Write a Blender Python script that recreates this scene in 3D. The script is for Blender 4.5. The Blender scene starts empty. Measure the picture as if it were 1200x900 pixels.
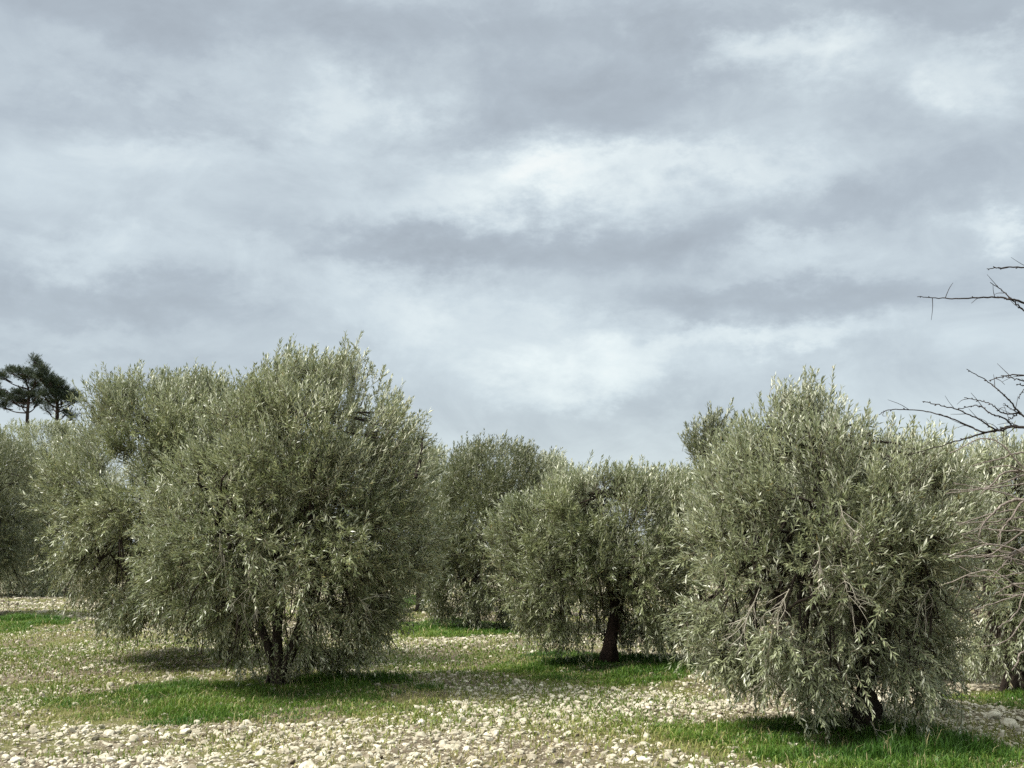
import bpy, bmesh, math, random
import numpy as np
from mathutils import Vector

RNG = np.random.default_rng(7)
random.seed(7)
scene = bpy.context.scene
COL = scene.collection
R = math.radians

# ------------------------------------------------------------------ camera
F = 1400.0                       # focal length in pixels of the 1200x900 photograph
CAM_H = 1.65
PITCH = math.atan2(195.0, F)
cam_d = bpy.data.cameras.new('camera')
cam_d.sensor_width = 36.0
cam_d.lens = F / 1200.0 * 36.0
cam_d.clip_end = 3000.0
cam = bpy.data.objects.new('camera', cam_d)
cam.location = (0, 0, CAM_H)
cam.rotation_euler = (math.pi / 2 + PITCH, 0, 0)
COL.objects.link(cam)
scene.camera = cam
CP, SP = math.cos(PITCH), math.sin(PITCH)


def ray(px, py):
    a, b = (px - 600.0) / F, (450.0 - py) / F
    return np.array([a, CP - b * SP, SP + b * CP])


def ground_at(px, py):
    r = ray(px, py)
    t = -CAM_H / r[2]
    return np.array([r[0] * t, r[1] * t, 0.0])


def at_depth(px, py, Y):
    r = ray(px, py)
    t = Y / r[1]
    return np.array([r[0] * t, Y, CAM_H + r[2] * t])


def az_el(px, py):
    r = ray(px, py)
    return math.atan2(r[0], r[1]), math.atan2(r[2], math.hypot(r[0], r[1]))


def to_px(x, y, z):
    """where a point of the place is seen in the photograph (to read the photograph's ground cover off it)"""
    dx, dy, dz = x, y, z - CAM_H
    f = dy * CP + dz * SP
    u = -dy * SP + dz * CP
    return 600 + F * dx / f, 450 - F * u / f


def gh(x, y):
    """height of the field"""
    x = np.asarray(x, float)
    y = np.asarray(y, float)
    return (0.030 * np.sin(x * 0.9 + 0.6 * y + 1.0) + 0.025 * np.sin(0.55 * x - 1.1 * y + 0.4)
            + 0.012 * np.sin(2.3 * x + 1.7 * y) + 0.012 * np.sin(-1.9 * x + 2.6 * y + 2.0))


_NW = np.random.default_rng(99).normal(size=(14, 3))
_NP = np.random.default_rng(98).uniform(0, 6.28, 14)


def noise(p, s):
    """cheap smooth noise in about -1..1"""
    q = np.asarray(p, float) * s
    v = np.zeros(len(q))
    for i in range(14):
        k = 0.7 if i < 7 else 1.6
        v += np.sin(q @ (_NW[i] * k) + _NP[i]) * (1.0 if i < 7 else 0.6)
    return v / 4.0


def unit(v):
    return v / np.maximum(np.linalg.norm(v, axis=-1, keepdims=True), 1e-9)


# ------------------------------------------------------------------ mesh helpers
def build(name, verts, faces, mats, parent=None, midx=None, rnd=None, smooth=False, link=True):
    """verts (n,3); faces: list of integer arrays (m,k); midx: list of material indices per array;
    rnd: per-vertex value kept as attribute 'rnd'"""
    verts = np.asarray(verts, np.float32)
    me = bpy.data.meshes.new(name)
    me.vertices.add(len(verts))
    me.vertices.foreach_set('co', verts.ravel())
    faces = [np.asarray(f, np.int32) for f in faces if len(f)]
    tot = np.concatenate([np.full(len(f), f.shape[1], np.int32) for f in faces])
    loops = np.concatenate([f.ravel() for f in faces])
    start = np.concatenate([[0], np.cumsum(tot)[:-1]]).astype(np.int32)
    me.loops.add(len(loops))
    me.loops.foreach_set('vertex_index', loops)
    me.polygons.add(len(tot))
    me.polygons.foreach_set('loop_start', start)
    me.polygons.foreach_set('loop_total', tot)
    if midx is not None:
        mi = np.concatenate([np.full(len(f), m, np.int32) for f, m in zip(faces, midx)])
        me.polygons.foreach_set('material_index', mi)
    me.polygons.foreach_set('use_smooth', np.full(len(tot), smooth, bool))
    if rnd is not None:
        a = me.attributes.new('rnd', 'FLOAT', 'POINT')
        a.data.foreach_set('value', np.asarray(rnd, np.float32))
    me.update(calc_edges=True)
    for m in (mats if isinstance(mats, (list, tuple)) else [mats]):
        me.materials.append(m)
    ob = bpy.data.objects.new(name, me)
    if link:
        COL.objects.link(ob)
    if parent is not None:
        ob.parent = parent
    return ob


def thing(name, label, cat, loc=(0, 0, 0), group=None):
    o = bpy.data.objects.new(name, None)
    o.empty_display_size = 0.2
    o.location = loc
    COL.objects.link(o)
    return tag(o, label, cat, group)


def tag(o, label, cat, group=None, kind=None):
    o['label'] = label
    o['category'] = cat
    if group:
        o['group'] = group
    if kind:
        o['kind'] = kind
    return o


class Geo:
    """collects vertices and faces of one mesh"""

    def __init__(self):
        self.v, self.f, self.m, self.r, self.n = [], [], [], [], 0

    def add(self, verts, faces, mat=0, rnd=None):
        verts = np.asarray(verts, float).reshape(-1, 3)
        for f in faces:
            self.f.append(np.asarray(f, np.int64) + self.n)
            self.m.append(mat)
        self.v.append(verts)
        self.r.append(np.full(len(verts), 0.5) if rnd is None else np.asarray(rnd, float))
        self.n += len(verts)

    def build(self, name, mats, parent=None, smooth=False, origin=None):
        v = np.concatenate(self.v)
        if origin is not None:
            v = v - np.asarray(origin)
        return build(name, v, self.f, mats, parent, self.m, np.concatenate(self.r), smooth)


def spline(pts, n):
    """Catmull-Rom through pts"""
    p = np.asarray(pts, float)
    if len(p) == 2:
        t = np.linspace(0, 1, n)[:, None]
        return p[0] * (1 - t) + p[1] * t
    q = np.concatenate([[2 * p[0] - p[1]], p, [2 * p[-1] - p[-2]]])
    u = np.linspace(0, len(p) - 1 - 1e-6, n)
    i = u.astype(int)
    t = (u - i)[:, None]
    a, b, c, d = q[i], q[i + 1], q[i + 2], q[i + 3]
    return 0.5 * (2 * b + (c - a) * t + (2 * a - 5 * b + 4 * c - d) * t ** 2 + (3 * b - a - 3 * c + d) * t ** 3)


def tube(geo, pts, rad, sides=6, gnarl=0.0, seed=0, mat=0, rnd=0.5):
    pts = np.asarray(pts, float)
    n = len(pts)
    rad = np.asarray(rad, float)
    if rad.ndim == 0 or len(rad) != n:
        rad = np.interp(np.linspace(0, 1, n), np.linspace(0, 1, rad.size), rad.ravel())
    tan = unit(np.gradient(pts, axis=0))
    ref = np.array([0.31, 0.87, 0.12]) if abs(tan[0, 2]) > 0.6 else np.array([0.1, 0.05, 1.0])
    e1 = unit(np.cross(tan, ref))
    e2 = np.cross(tan, e1)
    a = np.linspace(0, 2 * math.pi, sides, endpoint=False)
    rr = np.repeat(rad[:, None], sides, 1)
    if gnarl:
        k = np.arange(n)[:, None] / max(n - 1, 1)
        g = (np.sin(3 * a[None] + 5 * k + seed) * 0.5 + np.sin(5 * a[None] - 9 * k + 2 * seed) * 0.35
             + np.sin(2 * a[None] + 17 * k + 3 * seed) * 0.45 + np.sin(7 * a[None] + 23 * k) * 0.2)
        rr = rr * (1 + gnarl * g)
    v = pts[:, None] + rr[..., None] * (np.cos(a)[None, :, None] * e1[:, None] + np.sin(a)[None, :, None] * e2[:, None])
    v = np.concatenate([v.reshape(-1, 3), pts[-1:] + tan[-1:] * rad[-1] * 0.8])
    i = np.arange(n - 1)[:, None] * sides
    j = np.arange(sides)[None]
    jn = (j + 1) % sides
    quads = np.stack([i + j, i + jn, i + sides + jn, i + sides + j], -1).reshape(-1, 4)
    b = (n - 1) * sides
    tris = np.stack([b + np.arange(sides), b + (np.arange(sides) + 1) % sides, np.full(sides, n * sides)], -1)
    geo.add(v, [quads, tris], mat, np.full(len(v), rnd))


# ------------------------------------------------------------------ materials
def mat_new(name):
    m = bpy.data.materials.new(name)
    m.use_nodes = True
    nt = m.node_tree
    nt.nodes.clear()
    out = nt.nodes.new('ShaderNodeOutputMaterial')
    return m, nt, out


def N(nt, t, **kw):
    n = nt.nodes.new(t)
    for k, v in kw.items():
        setattr(n, k, v)
    return n


def ramp(nt, stops, src=None, interp='LINEAR'):
    n = nt.nodes.new('ShaderNodeValToRGB')
    n.color_ramp.interpolation = interp
    e = n.color_ramp.elements
    while len(e) < len(stops):
        e.new(0.5)
    for el, (p, c) in zip(e, stops):
        el.position = p
        el.color = (*c, 1) if len(c) == 3 else c
    if src is not None:
        nt.links.new(src, n.inputs[0])
    return n


def leaf_mat(name, top, top2, under, trans=0.22, rough=0.42):
    m, nt, out = mat_new(name)
    at = N(nt, 'ShaderNodeAttribute', attribute_name='rnd')
    r1 = ramp(nt, [(0.0, top), (0.75, top2), (0.93, tuple(c * 1.3 for c in top2)), (1.0, (0.19, 0.16, 0.06))], at.outputs['Fac'])
    geo = N(nt, 'ShaderNodeNewGeometry')
    mix = N(nt, 'ShaderNodeMix', data_type='RGBA')
    nt.links.new(geo.outputs['Backfacing'], mix.inputs['Factor'])
    nt.links.new(r1.outputs[0], mix.inputs['A'])
    r2 = ramp(nt, [(0.0, tuple(c * 0.8 for c in under)), (0.9, tuple(c * 1.12 for c in under)), (1.0, (0.22, 0.19, 0.11))], at.outputs['Fac'])
    nt.links.new(r2.outputs[0], mix.inputs['B'])
    p = N(nt, 'ShaderNodeBsdfPrincipled')
    nt.links.new(mix.outputs['Result'], p.inputs['Base Color'])
    rm = N(nt, 'ShaderNodeMath', operation='MULTIPLY_ADD')
    nt.links.new(geo.outputs['Backfacing'], rm.inputs[0])
    rm.inputs[1].default_value = 0.3
    rm.inputs[2].default_value = rough
    nt.links.new(rm.outputs[0], p.inputs['Roughness'])
    p.inputs['Specular IOR Level'].default_value = 0.5
    tr = N(nt, 'ShaderNodeBsdfTranslucent')
    tc = N(nt, 'ShaderNodeMix', data_type='RGBA')
    tc.inputs['Factor'].default_value = 0.5
    nt.links.new(r1.outputs[0], tc.inputs['A'])
    tc.inputs['B'].default_value = (0.20, 0.24, 0.06, 1)
    nt.links.new(tc.outputs['Result'], tr.inputs['Color'])
    ms = N(nt, 'ShaderNodeMixShader')
    ms.inputs[0].default_value = trans
    nt.links.new(p.outputs[0], ms.inputs[1])
    nt.links.new(tr.outputs[0], ms.inputs[2])
    nt.links.new(ms.outputs[0], out.inputs[0])
    return m


def bark_mat(name, c1, c2, c3, scale=18.0):
    m, nt, out = mat_new(name)
    tc = N(nt, 'ShaderNodeTexCoord')
    mp = N(nt, 'ShaderNodeMapping')
    mp.inputs['Scale'].default_value = (1, 1, 0.3)
    nt.links.new(tc.outputs['Object'], mp.inputs[0])
    n1 = N(nt, 'ShaderNodeTexNoise')
    n1.inputs['Scale'].default_value = scale
    n1.inputs['Detail'].default_value = 7
    n1.inputs['Roughness'].default_value = 0.65
    nt.links.new(mp.outputs[0], n1.inputs['Vector'])
    r = ramp(nt, [(0.3, c1), (0.55, c2), (0.75, c3)], n1.outputs['Fac'])
    p = N(nt, 'ShaderNodeBsdfPrincipled')
    p.inputs['Roughness'].default_value = 0.9
    p.inputs['Specular IOR Level'].default_value = 0.2
    nt.links.new(r.outputs[0], p.inputs['Base Color'])
    b = N(nt, 'ShaderNodeBump')
    b.inputs['Strength'].default_value = 0.9
    b.inputs['Distance'].default_value = 0.03
    nt.links.new(n1.outputs['Fac'], b.inputs['Height'])
    nt.links.new(b.outputs[0], p.inputs['Normal'])
    nt.links.new(p.outputs[0], out.inputs[0])
    return m


M_LEAF = leaf_mat('olive_leaf', (0.082, 0.102, 0.040), (0.178, 0.198, 0.092), (0.68, 0.69, 0.52), 0.15, 0.38)
M_LEAF_PALE = leaf_mat('olive_leaf_silvery', (0.106, 0.126, 0.056), (0.232, 0.252, 0.142), (0.72, 0.73, 0.58), 0.15, 0.40)
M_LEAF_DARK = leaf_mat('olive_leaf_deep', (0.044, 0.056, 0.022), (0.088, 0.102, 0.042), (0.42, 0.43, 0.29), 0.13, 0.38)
M_PINE = leaf_mat('pine_needle', (0.012, 0.026, 0.014), (0.034, 0.055, 0.028), (0.035, 0.055, 0.03), 0.08, 0.6)
M_TWIG = bark_mat('olive_twig', (0.10, 0.085, 0.06), (0.16, 0.14, 0.10), (0.23, 0.20, 0.15), 60)
M_BARK = bark_mat('olive_bark', (0.012, 0.009, 0.007), (0.032, 0.024, 0.018), (0.075, 0.058, 0.045))
M_BARK_RED = bark_mat('olive_bark_red', (0.009, 0.006, 0.005), (0.024, 0.015, 0.011), (0.07, 0.042, 0.030))
M_PINEBARK = bark_mat('pine_bark', (0.02, 0.014, 0.012), (0.045, 0.032, 0.026), (0.08, 0.055, 0.045), 6)
M_DEAD = bark_mat('dead_wood', (0.26, 0.235, 0.19), (0.42, 0.385, 0.31), (0.56, 0.52, 0.44), 50)
M_BARE = bark_mat('bare_tree_bark', (0.12, 0.10, 0.085), (0.25, 0.21, 0.18), (0.42, 0.37, 0.32), 40)
M_BARE_BACKLIT = bark_mat('bare_tree_backlit_bark', (0.02, 0.016, 0.015), (0.045, 0.036, 0.032), (0.09, 0.075, 0.065), 40)  # same bark, with the upper twigs' backlit darkness painted into the colour


def grass_mat(name, stops):
    m, nt, out = mat_new(name)
    at = N(nt, 'ShaderNodeAttribute', attribute_name='rnd')
    r = ramp(nt, stops, at.outputs['Fac'])
    p = N(nt, 'ShaderNodeBsdfPrincipled')
    p.inputs['Roughness'].default_value = 0.5
    p.inputs['Specular IOR Level'].default_value = 0.3
    nt.links.new(r.outputs[0], p.inputs['Base Color'])
    tr = N(nt, 'ShaderNodeBsdfTranslucent')
    nt.links.new(r.outputs[0], tr.inputs['Color'])
    ms = N(nt, 'ShaderNodeMixShader')
    ms.inputs[0].default_value = 0.3
    nt.links.new(p.outputs[0], ms.inputs[1])
    nt.links.new(tr.outputs[0], ms.inputs[2])
    nt.links.new(ms.outputs[0], out.inputs[0])
    return m


M_GRASS = grass_mat('lush_grass', [(0.0, (0.040, 0.100, 0.013)), (0.45, (0.085, 0.165, 0.020)), (0.8, (0.165, 0.225, 0.038)), (0.95, (0.27, 0.27, 0.09)), (1.0, (0.40, 0.35, 0.18))])
M_WEED = grass_mat('thin_weeds', [(0.0, (0.085, 0.15, 0.020)), (0.5, (0.165, 0.205, 0.040)), (0.8, (0.30, 0.29, 0.10)), (1.0, (0.38, 0.32, 0.17))])


def stone_mat():
    m, nt, out = mat_new('limestone')
    at = N(nt, 'ShaderNodeAttribute', attribute_name='rnd')
    r = ramp(nt, [(0.0, (0.12, 0.095, 0.065)), (0.22, (0.23, 0.205, 0.155)), (0.55, (0.36, 0.335, 0.262)), (1.0, (0.54, 0.515, 0.425))], at.outputs['Fac'])
    tc = N(nt, 'ShaderNodeTexCoord')
    n1 = N(nt, 'ShaderNodeTexNoise')
    n1.inputs['Scale'].default_value = 22
    n1.inputs['Detail'].default_value = 6
    nt.links.new(tc.outputs['Object'], n1.inputs['Vector'])
    r2 = ramp(nt, [(0.3, (0.62, 0.56, 0.47)), (0.5, (0.95, 0.93, 0.9)), (0.7, (1.08, 1.06, 1.02))], n1.outputs['Fac'])
    mx = N(nt, 'ShaderNodeMix', data_type='RGBA', blend_type='MULTIPLY')
    mx.inputs['Factor'].default_value = 1
    nt.links.new(r.outputs[0], mx.inputs['A'])
    nt.links.new(r2.outputs[0], mx.inputs['B'])
    p = N(nt, 'ShaderNodeBsdfPrincipled')
    p.inputs['Roughness'].default_value = 0.9
    p.inputs['Specular IOR Level'].default_value = 0.2
    nt.links.new(mx.outputs['Result'], p.inputs['Base Color'])
    b = N(nt, 'ShaderNodeBump')
    b.inputs['Strength'].default_value = 0.5
    b.inputs['Distance'].default_value = 0.012
    nt.links.new(n1.outputs['Fac'], b.inputs['Height'])
    nt.links.new(b.outputs[0], p.inputs['Normal'])
    nt.links.new(p.outputs[0], out.inputs[0])
    return m


M_STONE = stone_mat()


def soil_mat():
    m, nt, out = mat_new('stony_soil')
    tc = N(nt, 'ShaderNodeTexCoord')
    L = nt.links.new

    def nz(scale, detail=6, rough=0.6):
        n = N(nt, 'ShaderNodeTexNoise')
        n.inputs['Scale'].default_value = scale
        n.inputs['Detail'].default_value = detail
        n.inputs['Roughness'].default_value = rough
        L(tc.outputs['Object'], n.inputs['Vector'])
        return n
    a = nz(9)
    fine = nz(45, 5)
    soil = ramp(nt, [(0.25, (0.045, 0.034, 0.022)), (0.5, (0.11, 0.088, 0.058)), (0.72, (0.24, 0.205, 0.14))], a.outputs['Fac'])
    vor = N(nt, 'ShaderNodeTexVoronoi')
    vor.inputs['Scale'].default_value = 26
    vor.inputs['Randomness'].default_value = 1
    L(tc.outputs['Object'], vor.inputs['Vector'])
    chip = ramp(nt, [(0.18, (1, 1, 1)), (0.32, (0, 0, 0))], vor.outputs['Distance'])
    mx = N(nt, 'ShaderNodeMix', data_type='RGBA')
    cm = N(nt, 'ShaderNodeMath', operation='MULTIPLY')
    sel = ramp(nt, [(0.42, (0, 0, 0)), (0.6, (1, 1, 1))], fine.outputs['Fac'])
    L(chip.outputs[0], cm.inputs[0])
    L(sel.outputs[0], cm.inputs[1])
    L(cm.outputs[0], mx.inputs['Factor'])
    L(soil.outputs[0], mx.inputs['A'])
    mx.inputs['B'].default_value = (0.45, 0.41, 0.31, 1)
    big = nz(0.55, 4)
    mid = nz(4.0, 5)
    ad = N(nt, 'ShaderNodeMath', operation='MULTIPLY_ADD')
    L(mid.outputs['Fac'], ad.inputs[0])
    ad.inputs[1].default_value = 0.5
    L(big.outputs['Fac'], ad.inputs[2])
    gm = ramp(nt, [(0.70, (0, 0, 0)), (0.86, (0.75, 0.75, 0.75))], ad.outputs[0])
    mx2 = N(nt, 'ShaderNodeMix', data_type='RGBA')
    L(gm.outputs[0], mx2.inputs['Factor'])
    L(mx.outputs['Result'], mx2.inputs['A'])
    mos = ramp(nt, [(0.3, (0.075, 0.09, 0.02)), (0.7, (0.15, 0.15, 0.042))], fine.outputs['Fac'])
    L(mos.outputs[0], mx2.inputs['B'])
    p = N(nt, 'ShaderNodeBsdfPrincipled')
    p.inputs['Roughness'].default_value = 0.95
    p.inputs['Specular IOR Level'].default_value = 0.15
    L(mx2.outputs['Result'], p.inputs['Base Color'])
    b = N(nt, 'ShaderNodeBump')
    b.inputs['Strength'].default_value = 0.8
    b.inputs['Distance'].default_value = 0.03
    hs = N(nt, 'ShaderNodeMath', operation='ADD')
    L(a.outputs['Fac'], hs.inputs[0])
    L(fine.outputs['Fac'], hs.inputs[1])
    L(hs.outputs[0], b.inputs['Height'])
    L(b.outputs[0], p.inputs['Normal'])
    L(p.outputs[0], out.inputs[0])
    return m


M_SOIL = soil_mat()

# ------------------------------------------------------------------ ground: one sheet to the horizon
gx = np.concatenate([np.linspace(-900, -70, 12), np.linspace(-60, 60, 300), np.linspace(70, 900, 12)])
gy = np.concatenate([np.linspace(-300, -6, 8), np.linspace(-4, 80, 300), np.linspace(95, 1500, 16)])
X, Y = np.meshgrid(gx, gy)
nx, ny = len(gx), len(gy)
ii = np.arange(ny - 1)[:, None] * nx + np.arange(nx - 1)[None]
gq = np.stack([ii, ii + 1, ii + nx + 1, ii + nx], -1).reshape(-1, 4)
ground = build('ground', np.stack([X.ravel(), Y.ravel(), gh(X, Y).ravel()], -1), [gq], M_SOIL, smooth=True)
tag(ground, 'stony olive orchard soil, pale and rubble strewn with mossy green tinges', 'ground', kind='structure')

# ------------------------------------------------------------------ grass patches, from the photograph
PATCHES = [  # name words, pixel x0, x1, y0, y1, height, density
    ('lush dark green grass strip around the foot of the big front left olive', 72, 520, 798, 844, 0.105, 2900),
    ('bright green grass under the front right olive at the bottom edge', 765, 1165, 848, 905, 0.105, 2900),
    ('green grass strip round the bare dark trunk of the middle olive', 575, 806, 766, 801, 0.085, 2100),
    ('dark green grass strip beneath the olive behind, left of the middle tree', 462, 612, 727, 747, 0.09, 1300),
    ('low green grass strip at the far left edge of the field', -60, 72, 726, 743, 0.085, 1400),
    ('green grass strip under the olive at the right edge', 1105, 1290, 812, 838, 0.085, 2100),
    ('small dark green grass patch far behind, seen right of the big left olive', 440, 512, 699, 713, 0.14, 700),
]
PE = []
for (lab, x0, x1, y0, y1, h_, dn) in PATCHES:
    a, b = ground_at((x0 + x1) / 2, y0), ground_at((x0 + x1) / 2, y1)
    ym = (y0 + y1) / 2
    l, r = ground_at(x0, ym), ground_at(x1, ym)
    PE.append(((a + b) / 2, (r[0] - l[0]) / 2, (a[1] - b[1]) / 2))


def patch_field(x, y):
    """>0 inside any grass patch"""
    best = np.full(np.shape(x), -9.0)
    for (c, ra, rb) in PE:
        d = ((x - c[0]) / ra) ** 2 + ((y - c[1]) / rb) ** 2
        best = np.maximum(best, 1 - d)
    return best


def blades(P, H, W, lean, rnd):
    n = len(P)
    az = RNG.uniform(0, 2 * math.pi, n)
    d = np.stack([np.cos(az), np.sin(az), np.zeros(n)], -1)
    fa = az + RNG.normal(math.pi / 2, 0.6, n)
    s = np.stack([np.cos(fa), np.sin(fa), np.zeros(n)], -1) * (W / 2)[:, None]
    z = np.array([0, 0, 1.0])
    p1 = P + z * (H * 0.55)[:, None] + d * (H * lean * 0.3)[:, None]
    p2 = P + z * (H * (1 - 0.35 * lean))[:, None] + d * (H * lean)[:, None]
    v = np.stack([P - s, P + s, p1 - s * 0.75, p1 + s * 0.75, p2], 1).reshape(-1, 3)
    k = np.arange(n)[:, None] * 5
    q = k + np.array([[0, 1, 3, 2]])
    t = k + np.array([[2, 3, 4]])
    return v, q, t, np.repeat(rnd, 5)


for (lab, x0, x1, y0, y1, h_, dn), (c, ra, rb) in zip(PATCHES, PE):
    n = int(dn * math.pi * ra * rb)
    th = RNG.uniform(0, 2 * math.pi, n)
    rr = np.sqrt(RNG.uniform(0, 1, n)) * 1.12
    x = c[0] + ra * rr * np.cos(th)
    y = c[1] + rb * rr * np.sin(th)
    p = np.stack([x, y, np.zeros(n)], -1)
    edge = 1.15 - rr + 0.17 * noise(p, 1.8) + 0.24 * noise(p, 6.0)
    keep = edge > RNG.uniform(0.0, 0.22, n)
    x, y, p, edge = x[keep], y[keep], p[keep], edge[keep]
    n = len(x)
    P = np.stack([x, y, gh(x, y) - 0.01], -1)
    tuft = np.clip(noise(p, 3.1) * 0.8 + 0.25, 0, 1.3)
    H = h_ * (0.55 + 1.15 * tuft) * RNG.uniform(0.5, 1.35, n) * np.clip(0.45 + edge * 1.6, 0.35, 1.0)
    W = RNG.uniform(0.006, 0.012, n) * max(1.0, c[1] / 14)
    rnd = np.clip(0.48 + 0.30 * noise(p, 2.4) - 0.45 * np.clip(edge, 0, .8) + RNG.normal(0, 0.16, n), 0, 0.97)
    dry = RNG.uniform(0, 1, n) < 0.022
    rnd[dry] = 1.0
    H[dry] *= RNG.uniform(0.8, 1.7, dry.sum())
    v, q, t, rv = blades(P, H, W, RNG.uniform(0.1, 0.9, n), rnd)
    o = build('grass', v, [q, t], M_GRASS, rnd=rv)
    tag(o, lab, 'grass', 'grass strips under the olive trees', 'stuff')

# thin yellow-green weeds between the stones
n = 620000
Yw = 6.2 + 44 * RNG.uniform(0, 1, n) ** 1.75
Xw = RNG.uniform(-1, 1, n) * (0.47 * Yw + 5.0)
pw = np.stack([Xw, Yw, np.zeros(n)], -1)
GREEN = [(60, 765, 170, 30, 0.55), (60, 815, 110, 24, 0.75), (620, 800, 120, 10, 0.5), (900, 812, 60, 10, 0.3), (560, 775, 110, 22, 0.9), (490, 835, 70, 16, 0.6), (770, 862, 120, 22, 0.8),
         (480, 745, 80, 20, 0.5), (1150, 880, 80, 22, 0.5), (700, 815, 200, 12, 0.4), (330, 765, 150, 25, 0.3)]




def green_map(x, y):
    px, py = to_px(x, y, np.zeros_like(x))
    g = np.zeros_like(x)
    for (a, b, ra, rb, w) in GREEN:
        g = np.maximum(g, w * np.exp(-((px - a) / ra) ** 2 - ((py - b) / rb) ** 2))
    return g


gw = green_map(Xw, Yw)
dens = np.clip(0.22 + gw * 1.5 + 0.30 * noise(pw, 0.9) + 0.25 * noise(pw, 3.0), 0.02, 1) * 0.75
keep = RNG.uniform(0, 1, n) < dens
Xw, Yw, pw, gw = Xw[keep], Yw[keep], pw[keep], gw[keep]
n = len(Xw)
P = np.stack([Xw, Yw, gh(Xw, Yw) - 0.004], -1)
rnd = np.clip(0.55 - gw * 0.2 + 0.25 * noise(pw, 1.3) + RNG.normal(0, 0.22, n), 0, 1)
v, q, t, rv = blades(P, RNG.uniform(0.025, 0.085, n), RNG.uniform(0.007, 0.016, n) * np.clip(Yw / 14, 1, 2.5), RNG.uniform(0.3, 1.3, n), rnd)
weeds = build('weeds', v, [q, t], M_WEED, rnd=rv)
tag(weeds, 'thin yellow green weeds growing between the stones all over the field', 'weeds', kind='stuff')

# ------------------------------------------------------------------ stones
def rock_variant(sub, seed):
    rg = np.random.default_rng(seed)
    bm = bmesh.new()
    bmesh.ops.create_icosphere(bm, subdivisions=sub, radius=1.0)
    v = np.array([x.co[:] for x in bm.verts])
    f = np.array([[x.index for x in fc.verts] for fc in bm.faces])
    bm.free()
    k = 16
    nn = unit(rg.normal(size=(k, 3)))
    dd = rg.uniform(0.62, 0.92, k)
    s = np.maximum(1.0, ((v @ nn.T) / dd).max(1))
    v = v / s[:, None]
    v = v * (1 + 0.06 * noise(v + seed, 2.5))[:, None]
    v = v * np.array([1.0, rg.uniform(0.65, 0.95), rg.uniform(0.45, 0.75)])
    return v, f


def stones_mesh(P, S, rnd, variants, rg):
    geo = Geo()
    which = rg.integers(0, len(variants), len(P))
    for k, (v, f) in enumerate(variants):
        sel = np.where(which == k)[0]
        m = len(sel)
        if not m:
            continue
        a = rg.uniform(0, 2 * math.pi, m)
        tl = rg.normal(0, 0.28, (m, 2))
        ca, sa = np.cos(a), np.sin(a)
        x = v[None, :, 0] * ca[:, None] - v[None, :, 1] * sa[:, None]
        y = v[None, :, 0] * sa[:, None] + v[None, :, 1] * ca[:, None]
        z = v[None, :, 2] + x * tl[:, :1] + y * tl[:, 1:]
        V = np.stack([x, y, z], -1) * S[sel][:, None, None] + P[sel][:, None]
        off = (np.arange(m) * len(v))[:, None, None]
        geo.add(V.reshape(-1, 3), [(f[None] + off).reshape(-1, 3)], 0, np.repeat(rnd[sel], len(v)))
    return geo


def stone_cover(x, y):
    p = np.stack([x, y, np.zeros_like(x)], -1)
    pf = patch_field(x, y)
    return np.clip(0.84 - green_map(x, y) * 0.80 + 0.36 * noise(p, 0.8) + 0.25 * noise(p, 2.6), 0.06, 1) * np.where(pf > -0.1, 0.10, 1.0)


rg = np.random.default_rng(21)
lo = [rock_variant(1, s) for s in range(6)]
md = [rock_variant(2, s + 20) for s in range(8)]
hi = [rock_variant(3, s + 50) for s in range(10)]


def scatter(ya, yb, dens, smed, ssig, smax):
    area = (0.94 * (ya + yb) / 2 + 10.0) * (yb - ya)
    n = int(area * dens)
    y = np.sqrt(rg.uniform(ya * ya, yb * yb, n))
    x = rg.uniform(-1, 1, n) * (0.47 * y + 5.0)
    k = rg.uniform(0, 1, n) < stone_cover(x, y) * np.clip((0.47 * y + 5.0 - np.abs(x)) / 2.5, 0, 1)
    x, y = x[k], y[k]
    s = np.minimum(smed * np.exp(rg.normal(0, ssig, len(x))), smax)
    rn = np.clip(rg.normal(0.62, 0.24, len(x)) - 0.10 * noise(np.stack([x, y, x * 0], -1), 1.1), 0, 1)
    z = gh(x, y) + s * rg.uniform(-0.35, 0.2, len(x))
    return np.stack([x, y, z], -1), s, rn


near = scatter(6.0, 15.0, 600, 0.0155, 0.60, 0.055)
mid_ = scatter(15.0, 27.0, 210, 0.022, 0.50, 0.07)
far_ = scatter(27.0, 62.0, 34, 0.045, 0.45, 0.11)

# the 300 largest in the picture become things of their own
P_, S_, R_ = near
bigx = scatter(7.5, 15.5, 8.5, 0.050, 0.28, 0.10)
P_ = np.concatenate([P_, bigx[0]])
S_ = np.concatenate([S_, bigx[1]])
R_ = np.concatenate([R_, np.clip(bigx[2] + 0.12, 0, 1)])
px, py = to_px(P_[:, 0], P_[:, 1], P_[:, 2])
score = S_ / P_[:, 1] * ((px > 4) & (px < 1196) & (py < 893))
order = np.argsort(-score)
single, rest = order[:290], order[290:]
geo = stones_mesh(P_[rest], S_[rest], R_[rest], md, rg)
g2 = stones_mesh(*mid_, lo, rg)
g3 = stones_mesh(*far_, lo, rg)
for g in (g2, g3):
    for v, f, r in zip(g.v, g.f, g.r):
        geo.f.append(f + geo.n)
        geo.m.append(0)
    geo.v += g.v
    geo.r += g.r
    geo.n += g.n
rub = geo.build('rubble', M_STONE)
tag(rub, 'pale limestone rubble and pebbles scattered over the whole orchard floor', 'rubble', kind='stuff')
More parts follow.
